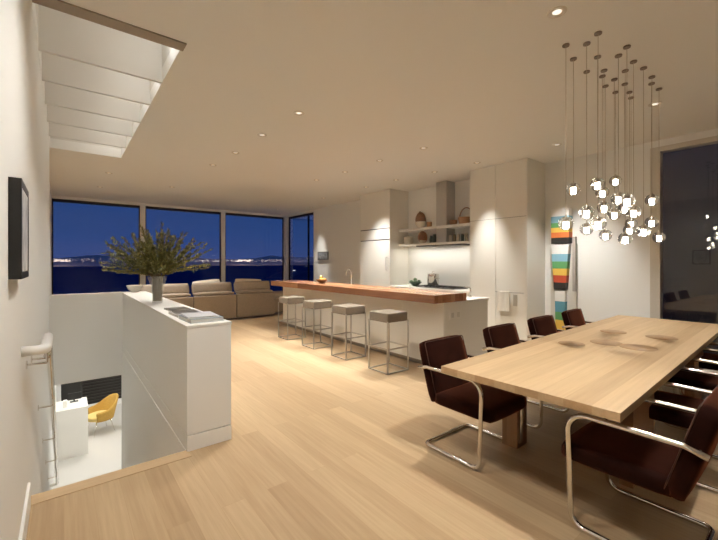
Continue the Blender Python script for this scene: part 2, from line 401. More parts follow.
# ------------------------------------------------------------ recessed downlights
ORD = ['first', 'second', 'third', 'fourth', 'fifth', 'sixth', 'seventh', 'eighth', 'ninth', 'tenth', 'eleventh', 'twelfth', 'thirteenth', 'fourteenth', 'fifteenth', 'sixteenth', 'seventeenth', 'eighteenth', 'nineteenth', 'twentieth', 'twenty-first', 'twenty-second', 'twenty-third', 'twenty-fourth', 'twenty-fifth']
DL = [(557, 12), (655, 104), (299, 113), (262, 135), (235.6, 152.6), (213, 165), (316.6, 180), (323.5, 198), (345, 172), (366, 187), (379.6, 160.6), (396, 180), (423.5, 148), (434.6, 172), (477, 162.7), (557, 144.7), (109, 173), (100, 187), (172, 187), (277.6, 209.4)]
def make_down():
    t = thing('recessed_downlight', '', 'downlight')
    r_ = NB(); lathe(r_, [(.030, .004), (.040, -.004), (.062, -.005), (.066, .001), (.030, .001), (.030, .004)], n=28)
    obj('trim_ring', r_, trimring, t, 'auto')
    l = NB(); lathe(l, [(0, -.0012), (.030, -.0012), (.030, .003), (0, .003)], n=24); obj('lens', l, lensm, t)
    return t
def spot(name, loc, target, power, ang, blend=.6, col=WARM, size=.05):
    d = bpy.data.lights.new(name, 'SPOT'); d.energy = power*math.pi; d.spot_size = math.radians(ang); d.spot_blend = blend; d.color = col; d.shadow_soft_size = size
    o = bpy.data.objects.new(name, d); C.objects.link(o); o.location = loc
    o.rotation_euler = (Vector(target)-Vector(loc)).to_track_quat('-Z', 'Y').to_euler(); return o
DL.append((311.2, 207.2))  # extra fixture added to go with the narrow beam on the far wall
proto = make_down(); first = True
spot('art_beam', (6.47, 10.35, ZC-.05), (6.56, 10.35, 0), 30, 28, .9, size=.02)
aim = {}
for i, (u, v) in sorted(enumerate(DL), key=lambda q: q[1][0]):
    P = on_z(u, v, ZC); P.z = ZC-.001
    n = sorted(DL).index((u, v))
    lab = 'small round recessed downlight, %s from the left across the ceiling' % ORD[n]
    if first: proto.location = P; proto['label'] = lab; proto['group'] = 'recessed ceiling downlights'; first = False
    else: dup(proto, P, 0, lab, 'recessed ceiling downlights')
    if i in aim:
        spot('downlight_or_fill_beam', P-Vector((0, 0, .03)), P-Vector((0, 0, 1)), DOWN_W, 84, 1.0)
    else:
        an = 48 if P.x > 5.7 else 84
        wash = (u, v) in ((477, 162.7), (557, 144.7))
        if u == 557 and v > 100: spot('downlight_or_fill_beam', P-Vector((0, 0, .03)), P-Vector((-.28, 0, 1)), DOWN_W*.95, 66, 1.0)
        else: spot('downlight_or_fill_beam', P-Vector((0, 0, .03)), P-Vector((-.06 if wash else 0, 0, 1)), DOWN_W*(1.55 if P.y > 2 and (wash or 3.6 < P.x < 5.7) else .9 if P.x > 5.7 else 1), 46 if wash else an, 1.0)
for (x, y) in ((1.0, .9), (.75, 2.2), (.6, -1.2), (2.6, -1.6), (4.8, -1.6)):  # added unseen fill spots outside the view, without fixtures
    spot('downlight_or_fill_beam', (x, y, ZC-.03), (x, y, 0), DOWN_W*(.42 if y > 0 else .10), 150 if y > 0 else 95, 1.0)
# skylight bay spots
def sky_spot(y, lab, n):
    t = thing('bay_spotlight', lab, 'spotlight', (SX1-.045, y, 3.68), 0, 'skylight bay spotlights')
    b = NB(); M = Vector((-.85, 0, -.45)).to_track_quat('Z', 'Y').to_matrix(); lathe(b, [(0, -.04), (.028, -.04), (.034, .03), (.030, .03)], (0, 0, 0), 16, 0, M); obj('housing', b, whitem, t, 'auto')
    b = NB(); lathe(b, [(0, .026), (.030, .026), (0, .0261)], (0, 0, 0), 16, 0, M); obj('lens', b, lensm, t)
    bb = NB(); cyl(bb, (.0, 0, .0), (.045, 0, .0), .008, 8); obj('bracket', bb, whitem, t)
    d = bpy.data.lights.new('bay_glow', 'POINT'); d.energy = 2.0; d.color = WARM; d.shadow_soft_size = .03
    o = bpy.data.objects.new('bay_glow', d); C.objects.link(o); o.location = (SX1-.13, y, 3.56)
    spot('bay_beam', (SX1-.10, y, 3.50), (.30, y+.1, 0), 20, 60, 1, size=.03)
bays = (3.62, 4.36, 5.04, 5.73, 6.42, 7.12)
for i, y in enumerate(bays):
    sky_spot(y, 'white spotlight in the skylight well, bay %s from the near end' % ORD[i], i)
# added unseen fill lights over the lower room
for (x, y) in ((.9, 9.2), (.6, 11.4), (2.6, 11.0), (.4, 12.9)):
    d = bpy.data.lights.new('lower_fill', 'AREA'); d.shape = 'DISK'; d.size = .35; d.energy = 17; d.color = (1, .97, .92)
    o = bpy.data.objects.new('lower_fill', d); C.objects.link(o); o.location = (x, y, -.42)

# ------------------------------------------------------------ kitchen
XC = 6.25
fr = thing('fridge_cabinet', 'tall pale fridge cabinet with two dark grille slots, left of the cooking niche', 'cabinet', (XC, 7.26, 0))
def P_(x0, x1, y0, y1, z0, z1, o, M=None): return box(x0-o[0], x1-o[0], y0-o[1], y1-o[1], z0-o[2], z1-o[2])
o_ = (XC, 7.26, 0)
obj('body', P_(XC+.02, XW-.001, 6.67, 7.85, 0, ZC-.002, o_), cabm, fr)
b = P_(XC, XC+.02, 6.67, 7.85, 2.35, ZC-.002, o_); obj('upper_door', b, cabm, fr)
obj('middle_panel', P_(XC, XC+.02, 6.67, 7.85, 2.07, 2.325, o_), cabm, fr)
d = obj('door', P_(XC, XC+.02, 6.67, 7.85, .1, 2.045, o_), cabm, fr)
obj('grille', P_(XC+.004, XC+.021, 6.70, 7.82, 2.327, 2.348, o_), blackm, fr); obj('grille', P_(XC+.004, XC+.021, 6.70, 7.82, 2.047, 2.068, o_), blackm, fr)
hb = NB(); tube(hb, arc_path([(-.0, -.50, 1.30), (-.05, -.50, 1.30), (-.05, -.50, 1.62), (0, -.50, 1.62)], .015, 4), .008, 8); obj('handle', hb, steel, d, True)
tl = thing('tall_cabinet', 'tall pale pantry cabinet bank with four doors and a towel bar', 'cabinet', (XC, 3.8, 0))
o_ = (XC, 3.8, 0)
obj('body', P_(XC+.022, XW-.001, 3.236, 4.38, 0, ZC-.002, o_), mat('cabinet_reveal', (.25, .23, .20), .6), tl)
obj('side_panel', P_(XC, XW-.001, 3.22, 3.235, 0, ZC-.002, o_), cabm, tl)
for (y0, y1) in ((3.239, 3.816), (3.824, 4.378)):
    obj('upper_door', P_(XC, XC+.02, y0, y1, 2.304, ZC-.004, o_), cabm, tl)
    dd = obj('lower_door', P_(XC, XC+.02, y0, y1, .1, 2.294, o_), cabm, tl)
    if y0 < 3.5:
        hb = NB(); tube(hb, arc_path([(0, -.52, .96), (-.05, -.52, .96), (-.05, -.0, .96), (0, -.0, .96)], .015, 4), .008, 8); obj('towel_bar', hb, steel, dd, True)
        hp = P_(XC-.012, XC, 3.40, 3.47, .72, .92, o_); obj('latch_plate', hp, steel, dd)
tw = NB(); n = 10
for s, zb in ((-.066, .62), (-.038, .68)):
    for i in range(n):
        y0 = 3.52+i*.022; 
        dx = .004*math.sin(i*1.9)
        bx(tw, XC+s+dx, XC+s+dx+.006, y0, y0+.022, zb, .97)
bx(tw, XC-.066, XC-.032, 3.52, 3.74, .968, .976)
tag(obj('dish_towel', tw, mat('linen_towel', (.78, .74, .66), .9)), 'cream dish towel hanging on the bar of the tall cabinet', 'towel')
# base counter in niche
bc = thing('base_cabinet', 'low white kitchen cabinet run below the cooktop', 'cabinet', (XC, 5.5, 0)); o_ = (XC, 5.5, 0)
obj('body', P_(XC+.03, XW-.001, 4.385, 6.665, .1, .89, o_), cabm, bc)
for i in range(4):
    y0 = 4.39+i*.568; dd = obj('door', P_(XC+.01, XC+.03, y0, y0+.562, .11, .885, o_), cabm, bc)
obj('toe_kick', P_(XC+.08, XC+.10, 4.385, 6.665, 0, .1, o_), blackm, bc)
tag(obj('kitchen_worktop', box(XC, XW-.001, 4.382, 6.668, .891, .93), stone, bevel=.003), 'white stone worktop along the cooking niche', 'worktop')
# shelves
sh = NB(); bx(sh, 6.55, 6.598, 4.382, 6.668, 2.25, 2.31); bx(sh, 6.598, XW-.001, 4.382, 5.22, 2.25, 2.31); bx(sh, 6.598, XW-.001, 5.52, 6.668, 2.25, 2.31)
tag(obj('wall_shelf', sh, whitem), 'upper thick white shelf notched around the steel duct', 'shelf')
tag(obj('wall_shelf', box(6.55, XW-.001, 4.382, 6.668, 1.89, 1.94), whitem), 'lower thick white shelf with a dark hood strip beneath', 'shelf')
hd = thing('range_hood', 'brushed steel hood duct rising behind the shelves to the ceiling', 'range hood', (6.75, 5.37, 1.85)); o_ = (6.75, 5.37, 1.85)
obj('duct', P_(6.60, XW-.001, 5.225, 5.515, 1.941, ZC-.001, o_), steel, hd, bevel=.003)
ih = obj('hood_insert', P_(6.57, XW-.03, 4.75, 6.1, 1.86, 1.889, o_), mat('dark_hood', (.06, .058, .055), .4, .4), hd)
for y in (4.85, 5.25, 5.65):
    pass
def area(name, loc, sx, sy, e_, rot=(0, 0, 0), col=WARM):
    d = bpy.data.lights.new(name, 'AREA'); d.shape = 'RECTANGLE'; d.size = sx; d.size_y = sy; d.energy = e_; d.color = col
    o = bpy.data.objects.new(name, d); C.objects.link(o); o.location = loc; o.rotation_euler = rot; return o
area('hood_strip_light', (6.62, 5.5, 1.852), .10, 2.0, 7.0, col=(1, .95, .85))
# shelf and worktop things
def at_shelf(u, z, X=6.74): q = on_x(u, 240, X); return Vector((X, q.y, z))
def lobj(name, prof, loc, m, label, cat, n=28, group=None):
    b = NB(); lathe(b, prof, (0, 0, 0), n); o = obj(name, b, m, None, 'auto'); o.location = loc; return tag(o, label, cat, group)
P = at_shelf(419, 2.31, 6.835); P.x = 6.868
wb = thing('woven_tray', 'oval brown woven tray propped upright on the upper shelf', 'tray', P)
b = NB(); M = Matrix.Rotation(math.radians(83), 3, 'Y'); lathe(b, [(0, 0), (.13, 0), (.165, .03), (.17, .03), (.14, -.012), (0, -.012)], (0, 0, .215), 28, 0, M)
for v in b.verts: v.co.z = (v.co.z-.215)*1.2+.215
obj('tray', b, wicker, wb, 'auto')
b = NB(); tube(b, [(0, -.03, .405), (0, -.02, .43), (0, .02, .43), (0, .03, .405)], .008, 6); obj('handle', b, wicker, wb, True)
P = at_shelf(421.5, 2.31, 6.715); P.x = 6.705; lobj('serving_bowl', [(0, 0), (.08, 0), (.145, .11), (.15, .15), (.143, .15), (.13, .11), (.07, .015), (0, .015)], P, ceram, 'cream bowl in front of the woven tray on the upper shelf', 'bowl')
P = at_shelf(429.2, 2.31, 6.68); lobj('storage_pot', [(0, 0), (.06, 0), (.065, .12), (.06, .125), (.055, .02), (0, .02)], P, wickl, 'small tan woven pot beside the cream bowl', 'pot')
P = Vector((6.72, 4.80, 2.31))
bk = thing('handled_basket', 'tan wicker basket with a tall arched handle on the upper shelf', 'basket', P)
b = NB(); lathe(b, [(0, 0), (.14, 0), (.17, .10), (.175, .14), (.16, .14), (.13, .02), (0, .02)], n=28); obj('basket_body', b, wickl, bk, 'auto')
b = NB(); tube(b, [(0, .165*math.cos(a), .13+.22*math.sin(a)) for a in [math.pi*i/14 for i in range(15)]], .011, 8); obj('handle', b, wicker, bk, True)
P = Vector((6.69, 5.11, 2.31))
b = NB(); lathe(b, [(0, 0), (.065, 0), (.085, .05), (.09, .10), (.082, .10), (.06, .015), (0, .015)], n=24); tag(obj('low_basket', b, wickl, None, 'auto'), 'low open wicker basket just left of the handled basket', 'basket').location = P
P = at_shelf(408.5, 1.94, 6.72); lobj('lidded_canister', [(0, 0), (.10, 0), (.115, .04), (.115, .17), (.095, .19), (.02, .20), (.02, .22), (0, .22)], P, ceram, 'cream lidded canister at the left end of the lower shelf', 'canister')
P = at_shelf(421.5, 1.94, 6.72)
b = NB(); M = Matrix.Rotation(math.radians(86), 3, 'Y'); lathe(b, [(.0, 0), (.07, 0), (.145, .045), (.15, .04), (.08, -.015), (0, -.015)], (0, 0, .15), 28, 0, M); o = obj('woven_plate', b, wicker, None, 'auto'); o.location = P; tag(o, 'round brown woven plate standing upright on the lower shelf', 'plate')
P = at_shelf(422.8, 1.94, 6.62); lobj('small_bowl', [(0, 0), (.04, 0), (.08, .07), (.075, .07), (.035, .01), (0, .01)], P, ceram, 'small cream bowl in front of the round woven plate', 'bowl')
vasem = mat('grey_green_glaze', (.08, .10, .085), .3)
for i, (u, h, r_) in enumerate(((431.2, .17, .04), (434.6, .20, .045))):
    P = at_shelf(u, 1.94, 6.70); lobj('green_jar', [(0, 0), (r_, 0), (r_*1.15, h*.5), (r_*.8, h*.8), (r_*.9, h), (r_*.75, h), (0, h*.9)], P, vasem, ('shorter', 'taller')[i]+' grey-green jar in the middle of the lower shelf', 'jar')
spm = mat('spice_jar_glass', (.30, .27, .20), .2); lidm = mat('jar_lid', (.12, .10, .08), .4)
for i, (u, h, mm) in enumerate(((448.2, .155, ceram), (451.2, .16, spm), (454.2, .165, ceram), (457.2, .16, vasem), (461, .17, spm))):
    P = Vector((6.66, 5.165-i*.105, 1.94)); t = thing('storage_jar', '%s storage jar from the left in the row at the right of the lower shelf' % ORD[i], 'jar', P, 0, 'storage jars on the lower shelf')
    b = NB(); lathe(b, [(0, 0), (.033, 0), (.035, h-.03), (.028, h-.02), (0, h-.02)], n=18); obj('jar_body', b, mm, t, 'auto')
    b = NB(); lathe(b, [(0, h-.019), (.030, h-.019), (.030, h), (0, h)], n=18); obj('lid', b, lidm if i % 2 else ceram, t, 'auto')
P = at_shelf(442, 1.94, 6.64)
# cooktop, pot, green pears
ck = thing('cooktop', 'black gas cooktop set in the white worktop', 'cooktop', (6.55, 5.32, .93))
obj('glass_plate', box(-.24, .24, -.52, .55, 0.0, .012), blackm, ck)
for i, (x, y) in enumerate(((-.11, -.36), (.11, -.36), (-.11, 0), (.11, 0), (-.11, .36), (.11, .36))):
    b = NB(); lathe(b, [(0, .012), (.04, .012), (.04, .022), (0, .022)], (x, y, 0), 16); obj('burner', b, blackm, ck, 'auto')
g = NB()
for y in (-.52+.04, -.2, .16, .5):
    bx(g, -.2, .2, y-.006, y+.006, .025, .04); bx(g, -.2, -.188, y-.006, y+.006, .0121, .025); bx(g, .188, .2, y-.006, y+.006, .0121, .025)
for x in (-.18, 0, .18): bx(g, x-.006, x+.006, -.49, .51, .028, .040)
obj('pan_grate', g, blackm, ck)
P = Vector((6.62, 5.62, .971))
po = thing('stock_pot', 'shiny steel stock pot with a lid on the cooktop', 'pot', P)
b = NB(); lathe(b, [(0, 0), (.125, 0), (.13, .01), (.13, .25), (.135, .255), (.125, .255), (0, .25)], n=32); obj('pot_body', b, chrome, po, 'auto')
b = NB(); lathe(b, [(0, .285), (.06, .278), (.128, .258), (.128, .256), (0, .256)], n=32); obj('lid', b, chrome, po, 'auto')
b = NB(); tube(b, arc_path([(0, -.03, .28), (0, -.03, .315), (0, .03, .315), (0, .03, .28)], .012, 4), .006, 8); obj('lid_handle', b, chrome, po, True)
for s in (-1, 1):
    b = NB(); tube(b, arc_path([(-.04, s*.126, .16), (-.04, s*.17, .16), (.04, s*.17, .16), (.04, s*.126, .16)], .015, 4), .006, 8); obj('side_handle', b, chrome, po, True)
P = Vector((6.52, 6.08, .93))
lobj('wire_fruit_bowl', [(0, 0), (.06, 0), (.15, .08), (.16, .10), (.15, .10), (.055, .012), (0, .012)], P, mat('dark_green_glass', (.03, .05, .03), .2), 'dark green glass bowl on the worktop left of the pot', 'bowl')
grm = mat('dark_green_fruit', (.045, .085, .03), .45, noise=.3, nscale=15)
for i, (x, y, z) in enumerate(((-.05, -.06, .10), (.05, .05, .10), (-.06, .07, .10), (.05, -.07, .105), (.0, 0, .155))):
    b = NB(); sphere(b, (0, 0, 0), .045, 14, 9); o = obj('green_artichoke', b, grm, None, True); o.location = P+Vector((x, y, z))
    tag(o, ('dark green vegetable at the front right of the green glass bowl', 'dark green vegetable at the back left of the green glass bowl', 'dark green vegetable at the front left of the green glass bowl', 'dark green vegetable at the back right of the green glass bowl', 'dark green vegetable topmost in the green glass bowl')[i], 'vegetable', 'green vegetables in the bowl')

# ------------------------------------------------------------ island
isl = thing('kitchen_island', 'long white kitchen island with flush panels under the wooden bar', 'island', (4.55, 5.6, 0)); o_ = (4.55, 5.6, 0)
obj('body', P_(4.07, 5.10, 3.2705, 8.0, .08, .919, o_), cabm, isl)
obj('toe_kick', P_(4.12, 5.0, 3.32, 7.95, 0, .08, o_), mat('toe_kick', (.30, .27, .23), .5), isl)
ys = [3.252, 4.05, 4.95, 5.85, 6.75, 7.5, 8.0]
for y0, y1 in zip(ys, ys[1:]): obj('front_panel', P_(4.05, 4.07, y0+.002, y1-.002, .08, .919, o_), cabm, isl)
obj('end_panel', P_(4.072, 5.10, 3.25, 3.27, .08, .919, o_), cabm, isl)
obj('island_top', P_(4.03, 5.125, 3.235, 8.02, .92, .95, o_), stone, isl, bevel=.002)
ou = obj('outlet_plate', P_(4.17, 4.42, 3.243, 3.25, .70, .82, o_), whitem, isl)
obj('socket', P_(4.20, 4.26, 3.241, 3.243, .725, .795, o_), mat('socket_grey', (.62, .60, .55), .5), ou); obj('socket', P_(4.33, 4.39, 3.241, 3.243, .725, .795, o_), bpy.data.materials['socket_grey'], ou)
tag(obj('wooden_slab', box(3.80, 4.49, 3.20, 8.13, .951, 1.06), slabm, bevel=.004), 'thick reddish wooden bar slab lying on the island', 'worktop')
# faucets on the island
P = Vector((4.82, 6.35, .951))
fc = thing('kitchen_faucet', 'tall slim gooseneck faucet on the island behind the bar slab', 'faucet', P)
b = NB(); tube(b, [(0, 0, 0), (0, 0, .30)]+[(0, .09-.09*math.cos(a), .30+.09*math.sin(a)) for a in [math.pi*i/10 for i in range(1, 11)]]+[(0, .18, .26)], .011, 10); obj('spout', b, chrome, fc, True)
b = NB(); cyl(b, (0, 0, 0), (0, 0, .05), .022, 16); obj('base', b, chrome, fc, 'auto'); b = NB(); cyl(b, (.02, 0, .035), (.08, 0, .06), .007, 8); obj('lever', b, chrome, fc, True)
P = on_z(482.5, 295, .951); P = Vector((4.9, 3.42, .951))
fc = thing('bar_faucet', 'short bent faucet near the right end of the island', 'faucet', P)
b = NB(); tube(b, arc_path([(0, 0, 0), (0, 0, .16), (-.02, .1, .16)], .04, 6), .009, 10); obj('spout', b, chrome, fc, True)
b = NB(); cyl(b, (0, 0, 0), (0, 0, .03), .018, 14); obj('base', b, chrome, fc, 'auto')
tag(obj('soap_tray', box(4.66, 4.78, 3.60, 3.80, .951, .975), steel, bevel=.004), 'flat steel tray on the island by the bent faucet', 'tray')
lobj('soap_bottle', [(0, 0), (.02, 0), (.02, .07), (.008, .08), (.008, .11), (0, .11)], (4.62, 7.35, .951), blackm, 'tiny dark bottle at the far part of the island', 'bottle', 14)
# fruit bowl
P = Vector((4.23, 6.6, 1.061))
lobj('fruit_bowl', [(0, 0), (.05, 0), (.06, .01), (.115, .055), (.122, .075), (.114, .075), (.05, .018), (0, .016)], P, mat('brown_bowl', (.22, .11, .05), .35), 'shallow brown bowl of yellow fruit on the bar slab', 'bowl')
ym = mat('yellow_fruit', (.75, .50, .12), .45, noise=.1, nscale=20)
for i, (x, y, z) in enumerate(((-.045, -.03, .075), (.04, -.045, .075), (.01, .05, .075), (-.01, -.0, .115))):
    b = NB(); sphere(b, (0, 0, 0), .036, 14, 10, 0, .9); o = obj('lemon', b, ym, None, True); o.location = P+Vector((x, y, z)); tag(o, ('yellow fruit at the front of the brown bowl on the bar', 'yellow fruit at the right of the brown bowl on the bar', 'yellow fruit at the back left of the brown bowl on the bar', 'yellow fruit topmost in the brown bowl on the bar')[i], 'fruit', 'yellow fruit in the bar bowl')

# ------------------------------------------------------------ bar stools
def make_stool():
    t = thing('bar_stool', '', 'stool'); a = .19; r_ = .0085
    s = NB(); bx(s, -a, a, -a, a, .685, .81); obj('seat', s, stoolm, t, bevel=.012)
    for x in (-1, 1):
        for y in (-1, 1):
            l = box(x*a-r_, x*a+r_, y*a-r_, y*a+r_, 0, .70) if False else NB()
            xo = x*(a-r_+.012); yo = y*(a-r_+.012); bx(l, xo-r_, xo+r_, yo-r_, yo+r_, 0, .70); obj('leg', l, steel, t)
    def ring(z):
        q = NB(); o1 = a-r_+.012
        for s_ in (-1, 1):
            bx(q, -o1+r_, o1-r_, s_*o1-r_, s_*o1+r_, z, z+2*r_); bx(q, s_*o1-r_, s_*o1+r_, -o1+r_, o1-r_, z, z+2*r_)
        return q
    obj('base_frame', ring(0.0), steel, t); obj('footrest', ring(.32), steel, t); return t
stl = make_stool(); labs = ['taupe box-seat bar stool, nearest the dining table', 'taupe box-seat bar stool, second from the dining end of the bar', 'taupe box-seat bar stool, third from the dining end of the bar', 'taupe box-seat bar stool, farthest, next to the sofa']
for i, (x, y) in enumerate(((3.56, 3.83), (3.56, 4.76), (3.55, 5.68), (3.55, 6.63))):
    if i == 0: stl.location = (x, y, 0); stl['label'] = labs[0]; stl['group'] = 'bar stools'
    else: dup(stl, (x, y, 0), 0, labs[i], 'bar stools')

# ------------------------------------------------------------ sofa
sf = thing('sectional_sofa', 'long low beige sectional sofa seen from behind in front of the far windows', 'sofa', (2.9, 9.6, 0)); o_ = (2.9, 9.6, 0)
mods = [(1.30, 2.455), (2.465, 3.52), (3.53, 4.60)]
for a, b in mods:
    obj('base', P_(a, b, 9.72, 10.6, .06, .40, o_), sofam, sf, bevel=.02)
    obj('back_panel', P_(a, b, 9.58, 9.71, .04, .65, o_), sofam, sf, bevel=.02)
    q = NB(); cushion(q, ((a+b)/2-2.9, 10.2-9.6, .47), (b-a-.02, .82, .17), 2, .7); obj('seat_cushion', q, sofac, sf, True)
    M = Matrix.Rotation(math.radians(-14), 3, 'X')
    q = NB(); cushion(q, ((a+b)/2-2.9, 9.86-9.6, .83), (b-a-.05, .20, .29), 1, .35, M=M); bc_ = obj('back_cushion', q, sofac, sf, True)
    q = NB(); cushion(q, ((a+b)/2-2.9, 9.72-9.6, .695), (b-a-.05, .20, .10), 2, .5); obj('lumbar_roll', q, sofac, sf, True)
obj('chaise', P_(4.61, 5.55, 9.8, 10.7, .06, .44, o_), sofam, sf, bevel=.02)
q = NB(); cushion(q, (5.08-2.9, 10.2-9.6, .52), (.92, .8, .2), 2, .7); obj('seat_cushion', q, sofac, sf, True)
for x in (1.5, 2.9, 5.4):
    obj('leg', P_(x-.03, x+.03, 10.3, 10.36, 0, .06, o_), darkfr, sf); obj('leg', P_(x-.03, x+.03, 9.86, 9.92, 0, .06, o_), darkfr, sf)
for i, (x, w_, tilt) in enumerate(((2.95, .72, -4), (4.08, .78, 3))):
    q = NB(); M = Matrix.Rotation(math.radians(-18), 3, 'X') @ Matrix.Rotation(math.radians(tilt), 3, 'Y'); cushion(q, (0, 0, 0), (w_, .16, .45), 1, .3, M=M, p=3)
    o = obj('throw_pillow', q, creamf, None, True); o.location = (x, 10.14, .81); tag(o, ('cream throw pillow behind the middle sofa back', 'cream throw pillow behind the right end of the sofa back')[i], 'pillow')

# ------------------------------------------------------------ dining table
TR = math.radians(1.6); TL, TWd = 4.08, 1.11
TA = on_z(441, 366, .74)
tb = thing('dining_table', 'long pale ash dining table with plank top and slab legs', 'table', (TA.x, TA.y, 0), TR)
obj('tabletop', box(0, TL, -TWd, 0, .692, .74), tablem, tb, bevel=.002)
def leg(x0, x1, y0, y1): obj('leg', box(x0, x1, y0, y1, 0, .691), legm, tb, bevel=.002)
leg(.68, .84, -.23, -.10); leg(.76, 1.30, -.98, -.90); leg(TL-.9, TL-.76, -.30, -.17); leg(TL-1.15, TL-.62, -.98, -.90)
obj('under_rail', box(.78, TL-.8, -.60, -.52, .60, .691), legm, tb)
inl = mat('round_inlay', (.33, .205, .105), .5, noise=.12, nscale=12)
for i, (u, v, r_) in enumerate(((571.5, 343.6, .11), (613.3, 331.8, .12), (661.4, 337.5, .13), (606, 342.6, .13), (638, 347.6, .14))):
    P = on_z(u, v, .7405); b = NB(); lathe(b, [(0, .004), (r_-.004, .004), (r_, .002), (r_, 0), (0, 0)], n=36)
    o = obj('wooden_trivet', b, inl, None, 'auto'); o.location = P
    tag(o, ('thin round brown trivet nearest the left edge of the table', 'thin round brown trivet farthest back on the table', 'thin round brown trivet nearest the right edge of the table', 'thin round brown trivet in the middle of the table group', 'thin round brown trivet nearest the viewer\'s right of center')[i], 'trivet')

# ------------------------------------------------------------ dining chairs
def make_chair():
    t = thing('dining_chair', '', 'chair')
    s = NB(); cushion(s, (0, .055, .40), (.53, .54, .095), 2, .86, p=6); obj('seat', s, velvet, t, True)
    ang = math.atan2(.135, .46); M = Matrix.Rotation(ang, 3, 'X')
    b = NB(); cushion(b, (0, -.268, .595), (.53, .095, .50), 1, .82, M=M, p=6); bk = obj('backrest', b, velvet, t, True)
    pp = NB(); pts = []
    for x, z in ((-.255, -.22), (-.255, .235), (.255, .235), (.255, -.22)):
        pts.append(M @ Vector((x, .040, z))+Vector((0, -.268, .595)))
    tube(pp, arc_path(pts, .02, 4), .004, 6); obj('piping', pp, pipem, bk, True)
    L = []
    for sx in (-1, 1):
        L.append([(sx*.285, -.335, .62), (sx*.285, -.25, .645), (sx*.285, .262, .645), (sx*.285, .243, .0165), (sx*.285, -.27, .0165)])
    path = L[0]+list(reversed(L[1]))
    fr_ = NB(); tube(fr_, arc_path(path, [.05, .10, .07, .05, .05, .07, .10, .05], 8), .0155, 12); obj('frame', fr_, chrome, t, True)
    ar = NB(); cyl(ar, (-.285, -.30, .632), (.285, -.30, .632), .008, 8); obj('back_rail', ar, chrome, t, True)
    return t
ch = make_chair(); G = 'dining chairs around the ash table'
cl = [(2.60, 1.785, 180, 'dark brown cantilever chair at the left front corner of the table, nearest the viewer'),
      (3.60, 1.83, 180, 'dark brown cantilever chair on the island side, second from the viewer'),
      (4.56, 1.86, 180, 'dark brown cantilever chair on the island side, third from the viewer'),
      (5.56, 1.90, 182, 'dark brown cantilever chair on the island side, farthest, before the striped totem'),
      (2.545, .665, 0, 'dark brown cantilever chair at the lower right corner, largest in view'),
      (3.60, .66, 1, 'dark brown cantilever chair on the right side of the table, second from the viewer'),
      (4.62, .72, 2, 'dark brown cantilever chair on the right side of the table, third from the viewer'),
      (5.62, .78, 3, 'dark brown cantilever chair on the right side of the table, nearest the glass door')]
for i, (x, y, a, lab) in enumerate(cl):
    if i == 0: ch.location = (x, y, 0); ch.rotation_euler = (0, 0, math.radians(a)); ch['label'] = lab; ch['group'] = G
    else: dup(ch, (x, y, 0), math.radians(a), lab, G)

# ------------------------------------------------------------ pendants
PD = [(565.9, 223.5, 44.6), (573.4, 189.2, 58.3), (586.7, 212.6, 42.9), (586.7, 228.9, 71.1), (597.6, 184.2, 56.3), (598.1, 223.5, 32.5),
      (602.3, 192.6, 75.6), (604, 207.6, 69.9), (605.5, 235.2, 85.5), (614.3, 214.3, 78.8), (615.5, 180.9, 91.7), (618.5, 198.8, 55),
      (626.9, 201, 46.1), (624.8, 208.5, 83.5), (625.2, 238.6, 70.2), (629.4, 229.9, 91.7), (631, 223.5, 97.2), (633.5, 212.2, 61),
      (643.6, 231, 67.4), (651.9, 200.1, 76.4), (651.6, 222.2, 83), (659, 237.2, 88.5)]
canm = mat('canopy_metal', (.24, .19, .15), .4, .4); cordm = mat('cord_grey', (.42, .36, .29), .5)
for i, (u, v, cv) in enumerate(PD):
    P = on_z(u, cv, ZC); d = P.x*math.sin(YAW)+P.y*math.cos(YAW); z = H+(HZ-v)*d/F
    R_ = .058
    t = thing('globe_pendant', 'clear glass globe pendant, %s from the left in the glowing cluster' % ORD[i], 'pendant light', (P.x, P.y, z-R_), 0, 'glass globe pendants')
    b = NB(); sphere(b, (0, 0, R_), R_, 28, 18); obj('globe', b, globegl, t, True)
    b = NB(); lathe(b, [(0, R_-.034), (.015, R_-.034), (.017, R_-.030), (.017, R_+.010), (0, R_+.012)], n=16); obj('glowing_core', b, bulb, t, 'auto')
    b = NB(); lathe(b, [(0, R_+.014), (.020, R_+.014), (.020, R_+.040), (.008, R_+.055), (.004, R_+.075), (0, R_+.076)], n=16); obj('socket_cap', b, mat('bronze_socket', (.50, .44, .36), .3, .7) if i == 0 else bpy.data.materials['bronze_socket'], t, 'auto')
    b = NB(); cyl(b, (0, 0, R_+.075), (0, 0, ZC-z+R_-.012), .0018, 6); obj('cord', b, cordm, t, True)
    b = NB(); lathe(b, [(0, 0), (.026, 0), (.028, -.004), (.026, -.014), (0, -.014)], (0, 0, ZC-z+R_-.001), 20); obj('canopy', b, canm, t, 'auto')

